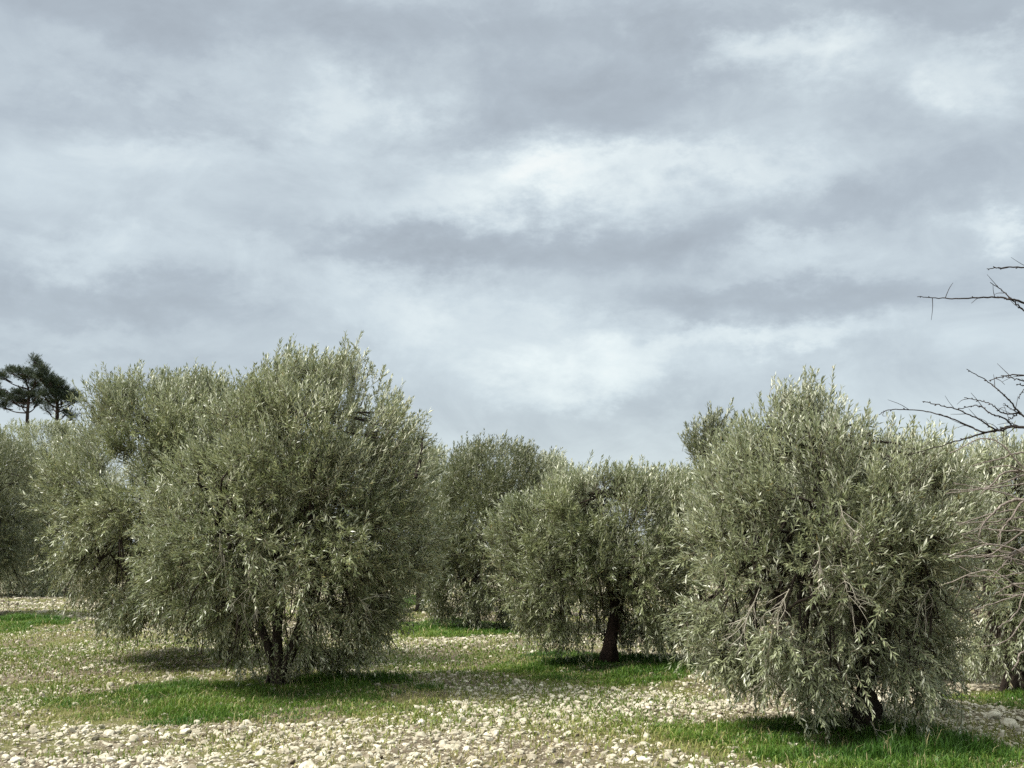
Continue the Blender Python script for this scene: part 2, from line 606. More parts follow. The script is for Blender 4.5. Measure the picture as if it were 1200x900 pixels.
for c, i in enumerate(single):
    v, f = hi[c % len(hi)]
    a = rg.uniform(0, 6.28)
    tx, ty = rg.normal(0, 0.22, 2)
    ca, sa = math.cos(a), math.sin(a)
    sc = np.array([rg.uniform(0.9, 1.15), rg.uniform(0.8, 1.1), rg.uniform(0.85, 1.15)])
    w = v * sc
    x = w[:, 0] * ca - w[:, 1] * sa
    y = w[:, 0] * sa + w[:, 1] * ca
    z = w[:, 2] + x * tx + y * ty
    o = build('stone', np.stack([x, y, z], -1) * S_[i], [f], M_STONE, rnd=np.full(len(v), R_[i]))
    o.location = P_[i]
    tag(o, 'fist sized pale limestone lying loose among the rubble near the camera', 'stone', 'loose pale stones in the foreground')

# ------------------------------------------------------------------ foliage
def leaves(geo, P, D, L, npairs, bend, llen, lwid, rg, mat=0, twig=1, rbase=None, th0=0.95):
    """shoots with opposite pairs of narrow leaves; adds leaf quads and thin shoot stems"""
    n = len(P)
    ref = np.where(np.abs(D[:, 2:3]) > 0.9, np.array([[1.0, 0, 0]]), np.array([[0, 0, 1.0]]))
    e1 = unit(np.cross(D, ref))
    e2 = np.cross(D, e1)
    cnt = npairs * 2
    idx = np.repeat(np.arange(n), cnt)
    st = np.repeat(np.cumsum(cnt) - cnt, cnt)
    j = np.arange(len(idx)) - st
    pair, side = j // 2, j % 2
    t = 0.12 + 0.88 * (pair + 0.7) / npairs[idx]
    up = np.array([0, 0, 1.0])
    pos = P[idx] + D[idx] * (L[idx] * t)[:, None] + up * (bend[idx] * L[idx] * t * t)[:, None]
    ax = unit(D[idx] + up * (2 * bend[idx] * t)[:, None])
    m = len(idx)
    ph = pair * (math.pi / 2) + side * math.pi + rg.uniform(0, 6.28, n)[idx] + rg.normal(0, 0.3, m)
    pr = np.cos(ph)[:, None] * e1[idx] + np.sin(ph)[:, None] * e2[idx]
    th = np.clip((th0 - 0.45 * t) + rg.normal(0, 0.18, m), 0.1, 1.4)
    d = unit(ax * np.cos(th)[:, None] + pr * np.sin(th)[:, None] + rg.normal(0, 0.10, (m, 3)))
    nn = unit(ax * np.where(ax[:, 2:] < 0.2, 0.45, 1.0) + rg.normal(0, 0.28, (m, 3)) + up * np.where(ax[:, 2:] < 0.2, 0.9, 0.15))   # blades turn their dark face up
    nn = unit(nn - d * (nn * d).sum(1, keepdims=True))
    b = np.cross(d, nn)
    ll = llen * rg.uniform(0.65, 1.2, m) * np.where(t > 0.9, 0.75, 1.0)
    lw = lwid * rg.uniform(0.8, 1.2, m)
    mid = pos + d * (ll * 0.48)[:, None]
    tip = pos + d * ll[:, None] - nn * (ll * rg.uniform(-0.05, 0.22, m))[:, None]
    v = np.stack([pos, mid + b * (lw / 2)[:, None], tip, mid - b * (lw / 2)[:, None]], 1).reshape(-1, 3)
    q = np.arange(m * 4).reshape(-1, 4)
    rb = rg.uniform(0.1, 0.7, n) if rbase is None else rbase
    rv = np.clip(rb[idx] + rg.normal(0, 0.14, m), 0, 0.94)
    rv[rg.uniform(0, 1, m) < 0.012] = 1.0
    geo.add(v, [q], mat, np.repeat(rv, 4))
    if twig is not None:
        w = 0.0026 + 0.0015 * rg.uniform(0, 1, n)
        p0, p1 = P, P + D * (L * 0.55)[:, None] + up * (bend * L * 0.3)[:, None]
        p2 = P + D * L[:, None] + up * (bend * L)[:, None]
        a3 = [e1, -0.5 * e1 + 0.87 * e2, -0.5 * e1 - 0.87 * e2]
        vv = np.stack([p0 + a * w[:, None] for a in a3] + [p1 + a * w[:, None] * 0.7 for a in a3] + [p2], 1).reshape(-1, 3)
        k = np.arange(n)[:, None] * 7
        qs = np.concatenate([k + np.array([[a, (a + 1) % 3, 3 + (a + 1) % 3, 3 + a]]) for a in range(3)])
        ts = np.concatenate([k + np.array([[3 + a, 3 + (a + 1) % 3, 6]]) for a in range(3)])
        geo.add(vv, [qs, ts], twig, np.full(len(vv), 0.5))


class Envelope:
    def __init__(self, rows, Y0, dy, depth_ratio=0.92):
        z, l, r = [], [], []
        for (py, xl, xr) in rows:
            a, b = at_depth(xl, py, Y0), at_depth(xr, py, Y0)
            z.append(a[2])
            l.append(a[0])
            r.append(b[0])
        o = np.argsort(z)
        self.z, self.l, self.r = np.array(z)[o], np.array(l)[o], np.array(r)[o]
        self.Y0, self.dr = Y0, depth_ratio
        self.wmax = (self.r - self.l).max() / 2
        zm, zh = self.z.mean(), self.z.max()
        self.z = np.where(self.z > zm, self.z - 0.20 * (self.z - zm) / (zh - zm), self.z)   # the shoots stand above their feet
        # the lowest outline is that of the near side of the crown: the real height of the hem there
        k = 0.62 * self.depth((self.r - self.l) / 2) / Y0
        self.z = np.where(self.z < CAM_H, CAM_H - (CAM_H - self.z) * (1 - k), self.z)

    def at(self, z):
        l, r = np.interp(z, self.z, self.l), np.interp(z, self.z, self.r)
        return (l + r) / 2, (r - l) / 2

    def depth(self, w):
        return (0.75 * w + 0.25 * np.minimum(self.wmax, w * 1.6)) * self.dr

    def frac(self, p):
        cx, w = self.at(p[:, 2])
        w = np.maximum(w, 0.08)
        return np.sqrt(((p[:, 0] - cx) / w) ** 2 + ((p[:, 1] - self.Y0) / self.depth(w)) ** 2)

    def point(self, z, phi, rho):
        cx, w = self.at(z)
        return np.stack([cx + w * rho * np.cos(phi), self.Y0 + self.depth(w) * rho * np.sin(phi), z], -1)


def olive(label, base_px, rows, stems, n_shoots, n_clumps, seed, llen=0.082, lwid=0.0165, mat=None, bark=None,
          Y=None, droop=1.0, r0=0.12, spires=60, dead=(), stem_twigs=True, gaps=(), suckers=0, lai=3.6, hem0=0.045, gapf=0.8):
    """rows: outline of the crown in the photograph; stems: list of stem paths as pixels (starting at the base)"""
    rg = np.random.default_rng(seed)
    base = ground_at(*base_px)
    if Y is not None:
        base = np.array([base[0] * Y / base[1], Y, 0.0])
    base[2] = float(gh(base[0], base[1])) - 0.03
    Y0 = base[1]
    root = thing('olive_tree', label, 'olive tree', base, 'olive trees of the orchard')
    env = Envelope(rows, Y0, 0)
    zlo, zhi = env.z[0], env.z[-1]
    H = zhi - zlo
    # as many shoots as the leaf area of such a crown needs
    surf = 2 * math.pi * ((env.wmax * 0.95) ** 2 + 2 * env.wmax * 0.95 * H / 2) / 3 * 1.15
    lmean = 0.25 * (llen / 0.068) ** 0.5
    n_shoots = int(lai * surf / (llen * lwid * 0.5 * 2 * lmean / (0.40 * llen)) / 0.65)
    # clumps
    zz = np.linspace(zlo, zhi, 200)
    wz = env.at(zz)[1] + 0.15
    cdf = np.cumsum(wz)
    cdf /= cdf[-1]
    cand = []
    tries = 0
    rmin = 1.25 * (H * env.wmax * 2 * 2.2 / n_clumps) ** 0.5 * 0.5
    while len(cand) < n_clumps and tries < 12000:
        tries += 1
        z = np.interp(rg.uniform(), cdf, zz)
        rho = rg.uniform(0.62, 0.93) if rg.uniform() < 0.80 else rg.uniform(0.1, 0.6)
        p = env.point(np.array([z]), rg.uniform(0, 2 * math.pi), rho)[0]
        if tries > 6000 or all(np.sum((p - c) ** 2) > rmin ** 2 for c in cand):
            cand.append(p)
    C = np.array(cand)
    K = len(C)
    # shoots
    per = rg.uniform(0.5, 1.5, K)
    per = (per / per.sum() * n_shoots).astype(int)
    ci = np.repeat(np.arange(K), per)
    n = len(ci)
    rc = (rg.uniform(0.55, 1.25, K) * rmin * 0.60)[ci]
    cdir = unit(unit(C - np.array([env.at(np.array([zlo + H * 0.4]))[0][0], Y0, zlo + 0.4 * H])) + [0, 0, 0.25])   # each bough points out and up
    P = C[ci] + rg.normal(0, 1, (n, 3)) * rc[:, None] + cdir[ci] * (rg.normal(0.1, 0.75, n) * rc)[:, None]
    fr = env.frac(P)
    lim = 0.98 + 0.17 * noise(P, 1.0 + 0.5 * 14 / Y0) + 0.06 * noise(P, 3.0) + rg.uniform(0, 0.16, n)
    inside = (fr < lim) & (P[:, 2] > zlo + 0.03) & (P[:, 2] < zhi - 0.02)
    keep = (noise(P, 1.9) + 0.5 * noise(P, 4.3) + 0.75 * (P[:, 2] - zlo) / H + 0.72) > rg.uniform(-0.5, 0.35, n)
    keep &= inside
    hz = (P[:, 2] - zlo) / H
    flat = P * np.array([1, 1, 0.0])
    hem = hem0 + 0.15 * noise(flat + seed, 1.7) + 0.08 * noise(flat, 5.0)
    keep &= hz > hem                                     # ragged hem of hanging shoots
    keep &= ~((hz < 0.30) & (fr < 0.5) & (hem0 > 0.04))                 # open underneath, round the trunk
    gx_, gy_ = to_px(P[:, 0], P[:, 1], P[:, 2])
    for (ax, ay, arx, ary) in gaps:                      # openings in the near side of the crown
        dd_ = ((gx_ - ax) / arx) ** 2 + ((gy_ - ay) / ary) ** 2
        keep &= ~((dd_ < rg.uniform(0.6, 1.3, n)) & (P[:, 1] < Y0 + 0.5) & (rg.uniform(0, 1, n) < gapf))
    P, ci, fr = P[keep], ci[keep], fr[keep]
    n = len(P)
    hz = (P[:, 2] - zlo) / H
    out = P - np.array([base[0] * 0.5 + 0.5 * env.at(np.array([zlo + H * 0.5]))[0][0], Y0, zlo + 0.45 * H])
    out = unit(out * np.array([1, 1, 0.8]))
    cd = unit(rg.normal(0, 1, (K, 3)))[ci]
    vert = np.interp(hz, [0, 0.25, 0.5, 0.8, 1.0], [-0.65 * droop, -0.22 * droop, 0.42, 0.95, 1.6])
    D = out * 0.75 + np.array([0, 0, 1.0]) * vert[:, None] * 0.85 + 0.4 * cd + 0.5 * unit(P - C[ci]) + rg.normal(0, 1, (n, 3)) * np.interp(hz, [0, 0.5, 1], [0.62, 0.48, 0.36])[:, None] + np.array([0.12, 0, 0])
    D = unit(D)
    L = rg.uniform(0.15, 0.35, n) * (llen / 0.068) ** 0.5
    bend = np.interp(hz, [0, 0.3, 0.6, 1.0], [-0.42, -0.15, 0.15, 0.2]) + rg.normal(0, 0.12, n)
    P = P - D * (L * 0.45)[:, None]
    npairs = np.maximum(3, (L / (0.40 * llen)).astype(int))
    geo = Geo()
    cb = np.clip(rg.normal(0.4, 0.16, K), 0.05, 0.75)[ci]
    tw = 1 if stem_twigs else None
    leaves(geo, P, D, L, npairs, bend, llen, lwid, rg, 0, tw, np.clip(cb + rg.normal(0, 0.1, n), 0, 0.8), 0.86)
    # upright leaders along the top, bundled
    if spires:
        ns = max(3, spires // 4)
        zc = rg.uniform(0.62, 1.0, ns) ** 0.6
        sp = env.point(zlo + H * (0.55 + 0.43 * zc), rg.uniform(0, 6.28, ns), rg.uniform(0.3, 0.92, ns))
        # lift each to the upper surface
        for it in range(40):
            up_ok = env.frac(sp + [0, 0, 0.05]) < 0.9
            sp[:, 2] = np.where(up_ok & (sp[:, 2] < zhi - 0.12), sp[:, 2] + 0.05, sp[:, 2])
        sln = np.repeat(rg.normal([0.22, 0, 0], 0.22, (ns, 3)), 9, 0)
        sp = np.repeat(sp, 9, 0) + rg.normal(0, 1, (ns * 9, 3)) * [0.11, 0.11, 0.10]
        m = len(sp)
        sd = unit(np.stack([rg.normal(0.0, 0.16, m), rg.normal(0, 0.16, m), np.ones(m)], -1) + sln)
        sl = rg.uniform(0.14, 0.34, m) * min(1.25, max(1.0, Y0 / 20))
        leaves(geo, sp - [0, 0, 0.08], sd, sl, np.maximum(4, (sl / (0.026 * llen / 0.068)).astype(int)), rg.normal(0, 0.05, m), llen * 0.9, lwid, rg, 0, tw,
               np.full(m, 0.35), 0.75)
    if suckers:
        a = rg.uniform(0, 6.28, suckers)
        q = np.stack([base[0] + np.cos(a) * rg.uniform(0.05, 0.3, suckers), Y0 + np.sin(a) * rg.uniform(0.05, 0.3, suckers), np.full(suckers, base[2] + 0.02)], -1)
        sd = unit(np.stack([np.cos(a) * 0.35, np.sin(a) * 0.35, np.ones(suckers)], -1) + rg.normal(0, 0.15, (suckers, 3)))
        sl = rg.uniform(0.2, 0.55, suckers)
        leaves(geo, q, sd, sl, np.maximum(4, (sl / 0.04).astype(int)), rg.normal(0, 0.05, suckers), llen * 0.8, lwid, rg, 0, tw, np.full(suckers, 0.7), 0.8)
    geo.build('crown', [mat or M_LEAF, M_TWIG], root, False, base)
    # trunk: every stem of the photograph
    tg = Geo()
    tops = []
    for si, st in enumerate(stems):
        pts = []
        for k, (sx, sy, rad) in enumerate(st):
            p = at_depth(sx, sy, Y0)
            if k == 0 and si == 0:
                p = base.copy()
                p[2] -= 0.05
            p[1] = Y0 + (0 if k == 0 else rg.normal(0, 0.05))
            pts.append(p)
        rads = [s[2] for s in st]
        nn = 26
        cp = spline(pts, nn)
        cr = np.interp(np.linspace(0, 1, nn), np.linspace(0, 1, len(rads)), rads)
        tube(tg, cp, cr, 16, 0.13, seed + si * 1.7)
        tops.append((cp[-1], cr[-1]))
    # burls at the foot
    b0 = base + [0, 0, 0.02]
    for k in range(5):
        a = rg.uniform(0, 6.28)
        e = b0 + np.array([math.cos(a), math.sin(a), 0]) * r0 * rg.uniform(1.0, 1.9)
        tube(tg, spline([b0 + [0, 0, r0 * 2.2], (b0 + e) / 2 + [0, 0, r0 * 0.9], e - [0, 0, 0.06]], 8), [r0 * 0.55, r0 * 0.5, r0 * 0.2], 8, 0.15, k)
    trunk = tg.build('trunk', [bark or M_BARK], root, True, base)
    # limbs: one mesh per main limb, carrying its finer branches
    nl = max(4, len(stems) * 3)
    ang = np.arctan2(C[:, 1] - Y0, C[:, 0] - env.at(C[:, 2])[0])
    hgt = (C[:, 2] - zlo) / H
    grp = ((ang + math.pi) / (2 * math.pi) * (nl - 1)).astype(int) % (nl - 1)
    grp = np.where((hgt > 0.72), nl - 1, grp)
    for g in range(nl):
        sel = np.where(grp == g)[0]
        if len(sel) < 2:
            continue
        cen = C[sel].mean(0)
        tp, tr = min(tops, key=lambda a: np.linalg.norm(a[0] - cen))
        lg = Geo()
        mid = (tp + cen) / 2 + np.array([0, 0, 0.12 * H]) + rg.normal(0, 0.1, 3)
        end = tp + (cen - tp) * 1.15
        lp = spline([tp - [0, 0, 0.06], mid, end], 14)
        tube(lg, lp, [tr * 0.85, tr * 0.5, 0.018], 9, 0.08, g)
        for i in sel:
            s0 = lp[int(rg.integers(4, 13))]
            mm = (s0 + C[i]) / 2 + rg.normal(0, 0.08, 3) + [0, 0, 0.08]
            bp = spline([s0, mm, C[i]], 7)
            tube(lg, bp, [0.017, 0.011, 0.005], 5, 0, 0)
            for _ in range(3):
                s1 = bp[int(rg.integers(3, 7))]
                e1 = C[i] + rg.normal(0, 0.4, 3) * rmin
                tube(lg, spline([s1, (s1 + e1) / 2 + rg.normal(0, 0.04, 3), e1], 5), [0.007, 0.003], 4, 0, 0)
        lg.build('limb', [bark or M_BARK], root, True, base)
    # dead pale twig bunches hanging in the crown
    for (path, k) in dead:
        dg = Geo()
        pts = []
        for (sx, sy) in path:
            q = at_depth(sx, sy, Y0)
            dfrac = env.at(np.array([q[2]]))
            ww = max(dfrac[1][0], 0.2)
            u = np.clip((q[0] - dfrac[0][0]) / ww, -0.95, 0.95)
            q = at_depth(sx, sy, Y0 - env.depth(ww) * math.sqrt(1 - u * u) * 0.97)
            pts.append(q)
        mp = spline(pts, 12)
        if k < 0:                                        # a thick dark snag at the crown's edge
            tube(dg, mp + [0.05, 0, 0], [0.022, 0.017, 0.009], 7, 0.2)
            dg.build('dead_branch', [M_BARK], root, True, base)
            continue
        tube(dg, mp, [0.005, 0.003, 0.0016], 5)
        for b in range(int(k * 1.6)):
            s1 = mp[int(rg.integers(1, 11))]
            dirv = unit((mp[-1] - mp[0]) + rg.normal(0, 0.35, 3) * np.linalg.norm(mp[-1] - mp[0]))
            e1 = s1 + dirv * rg.uniform(0.12, 0.36)
            m1 = (s1 + e1) / 2 + rg.normal(0, 0.025, 3)
            tube(dg, spline([s1, m1, e1], 6), [0.0034, 0.0016], 4)
            for _ in range(2):
                e2 = m1 + unit(dirv + rg.normal(0, 0.6, 3)) * rg.uniform(0.06, 0.18)
                tube(dg, spline([m1, (m1 + e2) / 2 + rg.normal(0, 0.01, 3), e2], 4), [0.0022, 0.0012], 4)
        dg.build('dead_twigs', [M_DEAD], root, True, base)
    return root, env


# A: the big front left olive
olive('tallest front left olive with a broad rounded crown and two dark stems rising from grass', (325, 808),
      [(408, 335, 420), (420, 318, 432), (436, 305, 444), (455, 268, 466), (490, 243, 506), (540, 215, 521), (600, 160, 526), (650, 150, 518), (690, 155, 504),
       (720, 168, 480), (745, 190, 465), (770, 225, 445), (795, 275, 420)],
      [[(325, 808, .12), (327, 790, .09), (325, 750, .06), (326, 700, .055), (322, 640, .045)],
       [(328, 795, .085), (342, 762, .065), (352, 730, .06), (372, 680, .05)],
       [(322, 780, .06), (300, 720, .045), (278, 660, .038)]],
      15000, 170, 11, spires=90, r0=0.11, suckers=40, gapf=0.75, gaps=[(338, 742, 18, 40), (325, 640, 8, 25), (450, 690, 10, 12), (248, 520, 12, 14), (430, 470, 10, 10)],
      dead=[([(482, 560), (488, 535), (490, 513)], -1), ([(262, 650), (268, 690), (292, 715)], 5), ([(292, 655), (293, 690), (305, 712)], 5), ([(258, 625), (257, 655)], 3), ([(420, 700), (435, 720)], 3)])
# A2: the olive behind its left shoulder
olive('grey green olive half hidden behind the left side of the tallest olive', (268, 776),
      [(432, 200, 242), (445, 140, 265), (455, 108, 285), (480, 88, 310), (520, 70, 335), (560, 56, 350), (620, 48, 360), (665, 50, 355), (695, 64, 340), (715, 88, 320), (738, 130, 300)],
      [[(268, 776, .13), (255, 730, .09), (222, 650, .07), (195, 590, .05)], [(262, 740, .08), (262, 690, .06), (265, 620, .05)]],
      10500, 130, 12, llen=0.092, lwid=0.0185, spires=80, r0=0.14)
# A3: pale crown between the tallest olive and the dark one
olive('far pale olive glimpsed in the narrow gap right of the tallest front olive', (492, 716),
      [(522, 488, 520), (540, 450, 535), (580, 435, 550), (630, 430, 555), (680, 440, 545), (704, 455, 525)],
      [[(492, 716, .14), (494, 680, .09), (498, 640, .06)]], 3600, 60, 13, llen=0.12, lwid=0.024, spires=20, stem_twigs=False, hem0=0.03)
# B: dark-bottomed tree left of the middle
olive('tall olive with shaded dark lower crown just left of the middle olive', (556, 737),
      [(512, 562, 606), (525, 535, 632), (550, 512, 648), (590, 497, 656), (630, 488, 658), (680, 484, 650), (714, 495, 625), (730, 520, 605)],
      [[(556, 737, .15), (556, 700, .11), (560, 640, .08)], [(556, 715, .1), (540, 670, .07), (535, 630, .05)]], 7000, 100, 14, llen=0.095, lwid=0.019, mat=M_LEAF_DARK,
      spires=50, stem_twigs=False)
# C: crown rising between B and D
olive('pale olive crown peeping over the left shoulder of the middle olive', (662, 722),
      [(532, 645, 676), (546, 622, 690), (575, 608, 705), (620, 605, 710), (670, 610, 708), (705, 630, 690)],
      [[(662, 722, .14), (660, 680, .1), (658, 640, .06)]], 4200, 66, 15, llen=0.11, lwid=0.022, mat=M_LEAF_PALE, spires=30, stem_twigs=False, hem0=0.03)
# D: the middle tree
olive('small middle olive with wide flat topped crown on one bare leaning dark trunk', (713, 780),
      [(543, 700, 765), (555, 655, 792), (580, 592, 815), (600, 570, 824), (640, 570, 830), (680, 582, 825), (715, 602, 815), (740, 622, 800), (758, 640, 790)],
      [[(712, 780, .135), (713, 766, .125), (717, 745, .085), (722, 715, .075), (723, 695, .07)], [(721, 705, .08), (712, 680, .06), (695, 645, .045)],
       [(722, 712, .08), (733, 685, .06), (748, 640, .05)]],
      11500, 130, 16, llen=0.088, lwid=0.0175, gapf=0.95, gaps=[(717, 738, 34, 54)], spires=70, r0=0.10, bark=M_BARK_RED)
# D2: behind, right of D
olive('far olive mostly hidden behind the right edge of the middle olive', (822, 722),
      [(545, 800, 845), (558, 775, 868), (590, 762, 880), (640, 760, 885), (690, 775, 870), (708, 790, 855)],
      [[(822, 722, .14), (822, 680, .1), (820, 640, .06)]], 3600, 60, 17, llen=0.11, lwid=0.022, spires=24, stem_twigs=False, hem0=0.03)
# E: front right
olive('front right olive with silvery crown, a pointed top and dead twigs over lush grass', (1018, 858),
      [(444, 922, 946), (463, 910, 960), (480, 896, 975), (490, 876, 1040), (505, 846, 1072), (528, 824, 1120), (560, 802, 1145), (600, 795, 1152), (650, 792, 1154), (700, 788, 1148),
       (740, 788, 1138), (775, 802, 1124), (800, 852, 1112), (832, 905, 1106), (852, 930, 1092)],
      [[(1018, 858, .15), (1018, 842, .12), (1017, 810, .08), (1010, 745, .066), (1003, 705, .06), (992, 650, .05)], [(1016, 800, .06), (1035, 740, .045), (1060, 680, .035)],
       [(1004, 710, .055), (980, 660, .045), (950, 600, .035)]],
      13500, 170, 18, llen=0.074, lwid=0.0155, mat=M_LEAF_PALE, gapf=0.93, gaps=[(1004, 716, 15, 42), (1016, 842, 26, 24), (992, 610, 14, 18), (925, 815, 20, 25), (1098, 640, 12, 14)], spires=90, r0=0.15, suckers=36, hem0=0.01,
      dead=[([(905, 738), (900, 770), (898, 800)], 9), ([(985, 655), (992, 690), (1000, 715)], 7), ([(985, 592), (990, 610), (1000, 625)], 8), ([(890, 690), (880, 715), (870, 735)], 6),
            ([(1020, 845), (1030, 862), (1040, 872)], 3), ([(960, 640), (962, 670)], 5), ([(925, 690), (912, 718)], 5), ([(1090, 690), (1078, 712)], 3)])
# F: behind E
olive('dark olive behind the front right olive, only its top sprigs showing', (1005, 790),
      [(480, 828, 838), (494, 818, 845), (508, 806, 848), (522, 806, 850), (532, 815, 1128), (560, 830, 1140), (600, 838, 1135), (660, 850, 1125), (710, 880, 1110), (745, 920, 1080)],
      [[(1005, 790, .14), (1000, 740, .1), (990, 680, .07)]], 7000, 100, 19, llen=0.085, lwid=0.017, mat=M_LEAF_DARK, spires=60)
# G: right edge
olive('olive at the right edge with hanging lower branches behind bare twigs', (1190, 815),
      [(508, 1160, 1225), (530, 1128, 1265), (570, 1112, 1290), (620, 1106, 1300), (680, 1106, 1300), (730, 1108, 1290), (770, 1112, 1280), (800, 1122, 1260)],
      [[(1190, 815, .14), (1192, 770, .1), (1195, 700, .07)], [(1190, 780, .08), (1165, 720, .06), (1150, 660, .04)]], 10000, 120, 20, spires=50, llen=0.082, lwid=0.0165, mat=M_LEAF_PALE, hem0=0.03)
# H: left edge
olive('dark olive cut off by the left edge, crown reaching low to the stones', (-12, 722),
      [(512, -50, 20), (535, -85, 45), (580, -110, 54), (630, -112, 56), (670, -105, 52), (700, -80, 44), (712, -60, 30)],
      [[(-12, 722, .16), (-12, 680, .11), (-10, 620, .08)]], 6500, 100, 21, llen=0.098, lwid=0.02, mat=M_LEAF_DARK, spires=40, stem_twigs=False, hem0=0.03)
# I: far pale crown under the pines
olive('far pale olive with broad crown right below the two dark pines', (62, 697),
      [(494, 25, 75), (505, -10, 105), (530, -35, 135), (580, -50, 150), (630, -45, 150), (670, -30, 145), (694, 0, 125)],
      [[(62, 697, .2), (62, 660, .15), (64, 610, .1)]], 5600, 90, 22, llen=0.15, lwid=0.032, mat=M_LEAF_PALE, spires=30, stem_twigs=False, hem0=0.03)
# K: far right gap
olive('far olive filling the gap between the two right hand olives', (1128, 706),
      [(560, 1095, 1150), (585, 1065, 1185), (630, 1058, 1195), (670, 1075, 1185), (690, 1095, 1165)],
      [[(1128, 706, .14), (1128, 680, .1), (1128, 640, .07)]], 3000, 50, 23, llen=0.13, lwid=0.026, spires=16, stem_twigs=False, hem0=0.03)

# small olive sucker beside the middle trunk
sb = ground_at(738, 772)
sb[2] = float(gh(sb[0], sb[1]))
sap = thing('olive_sapling', 'knee high leafy olive sapling right of the bare middle trunk', 'sapling', sb)
rs = np.random.default_rng(5)
g = Geo()
m = 46
a = rs.uniform(0, 6.28, m)
hh = rs.uniform(0.1, 0.36, m)
q = np.stack([np.cos(a) * 0.02, np.sin(a) * 0.02, hh], -1)
dd = unit(np.stack([np.cos(a) * 0.8, np.sin(a) * 0.8, rs.uniform(0.2, 1.0, m)], -1))
leaves(g, q, dd, rs.uniform(0.06, 0.14, m), np.full(m, 4), np.zeros(m), 0.055, 0.016, rs, 0, 1)
g.build('leaves', [M_LEAF_DARK, M_TWIG], sap)
g = Geo()
tube(g, spline([(0, 0, -0.03), (0.01, 0, 0.2), (0.0, 0.01, 0.42)], 8), [0.012, 0.004], 6)
g.build('stem', [M_BARK], sap, True)

# ------------------------------------------------------------------ pines on the left skyline
def pine(label, base_px, Y, trunk_path, clumps, seed):
    rg = np.random.default_rng(seed)
    b = at_depth(base_px[0], 645, Y)
    b[2] = float(gh(b[0], b[1]))
    root = thing('pine_tree', label, 'pine tree', b, 'pine trees on the skyline')
    tg = Geo()
    pts = [b - [0, 0, 0.2]] + [at_depth(x, y, Y) for (x, y) in trunk_path]
    tp = spline(pts, 24)
    tube(tg, tp, [0.16, 0.13, 0.10, 0.07, 0.03], 10, 0.06, seed)
    tg.build('trunk', [M_PINEBARK], root, True, b)
    geo, bg = Geo(), Geo()
    for (x, y, rx, ry) in clumps:
        c = at_depth(x, y, Y + rg.uniform(-1.0, 1.0) * 0.9)
        s = Y / F
        m = int(13 * rx * ry * 0.30)
        p = rg.normal(0, 1, (m, 3))
        p = unit(p) * (rg.uniform(0, 1, m) ** 0.45)[:, None]
        p = p * np.array([rx * s, rx * s * 0.9, ry * s]) * np.array([0.74, 0.74, 0.55]) + c
        d = unit((p - c) * [0.6, 0.6, 0.8] + rg.normal(0, 0.25, (m, 3)) + [0, 0, 0.35])
        leaves(geo, p, d, rg.uniform(0.25, 0.5, m), np.full(m, 7), rg.normal(0.1, 0.1, m), 0.20, 0.022, rg, 0, None, rg.uniform(0.1, 0.6, m), 0.8)
        k = int(np.argmin(np.abs(tp[:, 2] - (c[2] - 0.5))))
        s0 = tp[k]
        tube(bg, spline([s0, (s0 + c) / 2 + [0, 0, -0.1], c], 8), [0.05, 0.035, 0.015], 6)
        for _ in range(5):
            e = c + rg.normal(0, 0.55, 3) * [rx * s, rx * s, ry * s]
            tube(bg, spline([c * 0.6 + s0 * 0.4, (c + e) / 2, e], 5), [0.03, 0.012], 5)
    geo.build('crown', [M_PINE], root, False, b)
    bg.build('branches', [M_PINEBARK], root, True, b)


pine('dark umbrella crowned pine, the left of two rising beyond the olives', (30, 0), 74, [(31, 560), (32, 488), (34, 462), (30, 444)],
     [(12, 437, 8, 2.5), (24, 438, 9, 3), (35, 440, 8, 3), (44, 446, 7, 3), (30, 445, 8, 3), (2, 443, 7, 3), (40, 455, 7, 3), (46, 463, 6, 3), (22, 463, 9, 3.5), (34, 466, 8, 4), (12, 470, 8, 3.5), (0, 466, 9, 4), (24, 474, 9, 3), (44, 474, 8, 3), (-8, 455, 8, 4), (4, 478, 7, 2.5)], 31)
pine('dark pine with a windswept pointed top, the right of two rising beyond the olives', (67, 0), 70, [(67, 560), (67, 490), (66, 468), (56, 445), (41, 424)],
     [(40, 424, 3, 3.5), (44, 431, 5, 3.5), (50, 436, 6, 3), (54, 442, 7, 3), (47, 444, 6, 3), (61, 449, 8, 3.5), (69, 453, 7, 3), (57, 455, 8, 4), (74, 460, 8, 3), (83, 465, 8, 3), (91, 467, 5, 2.5), (64, 463, 8, 4), (52, 466, 6, 3), (74, 470, 9, 3), (60, 474, 6, 2.5), (86, 472, 5, 2), (77, 486, 5, 2), (84, 491, 4, 3), (56, 482, 4, 2)], 32)

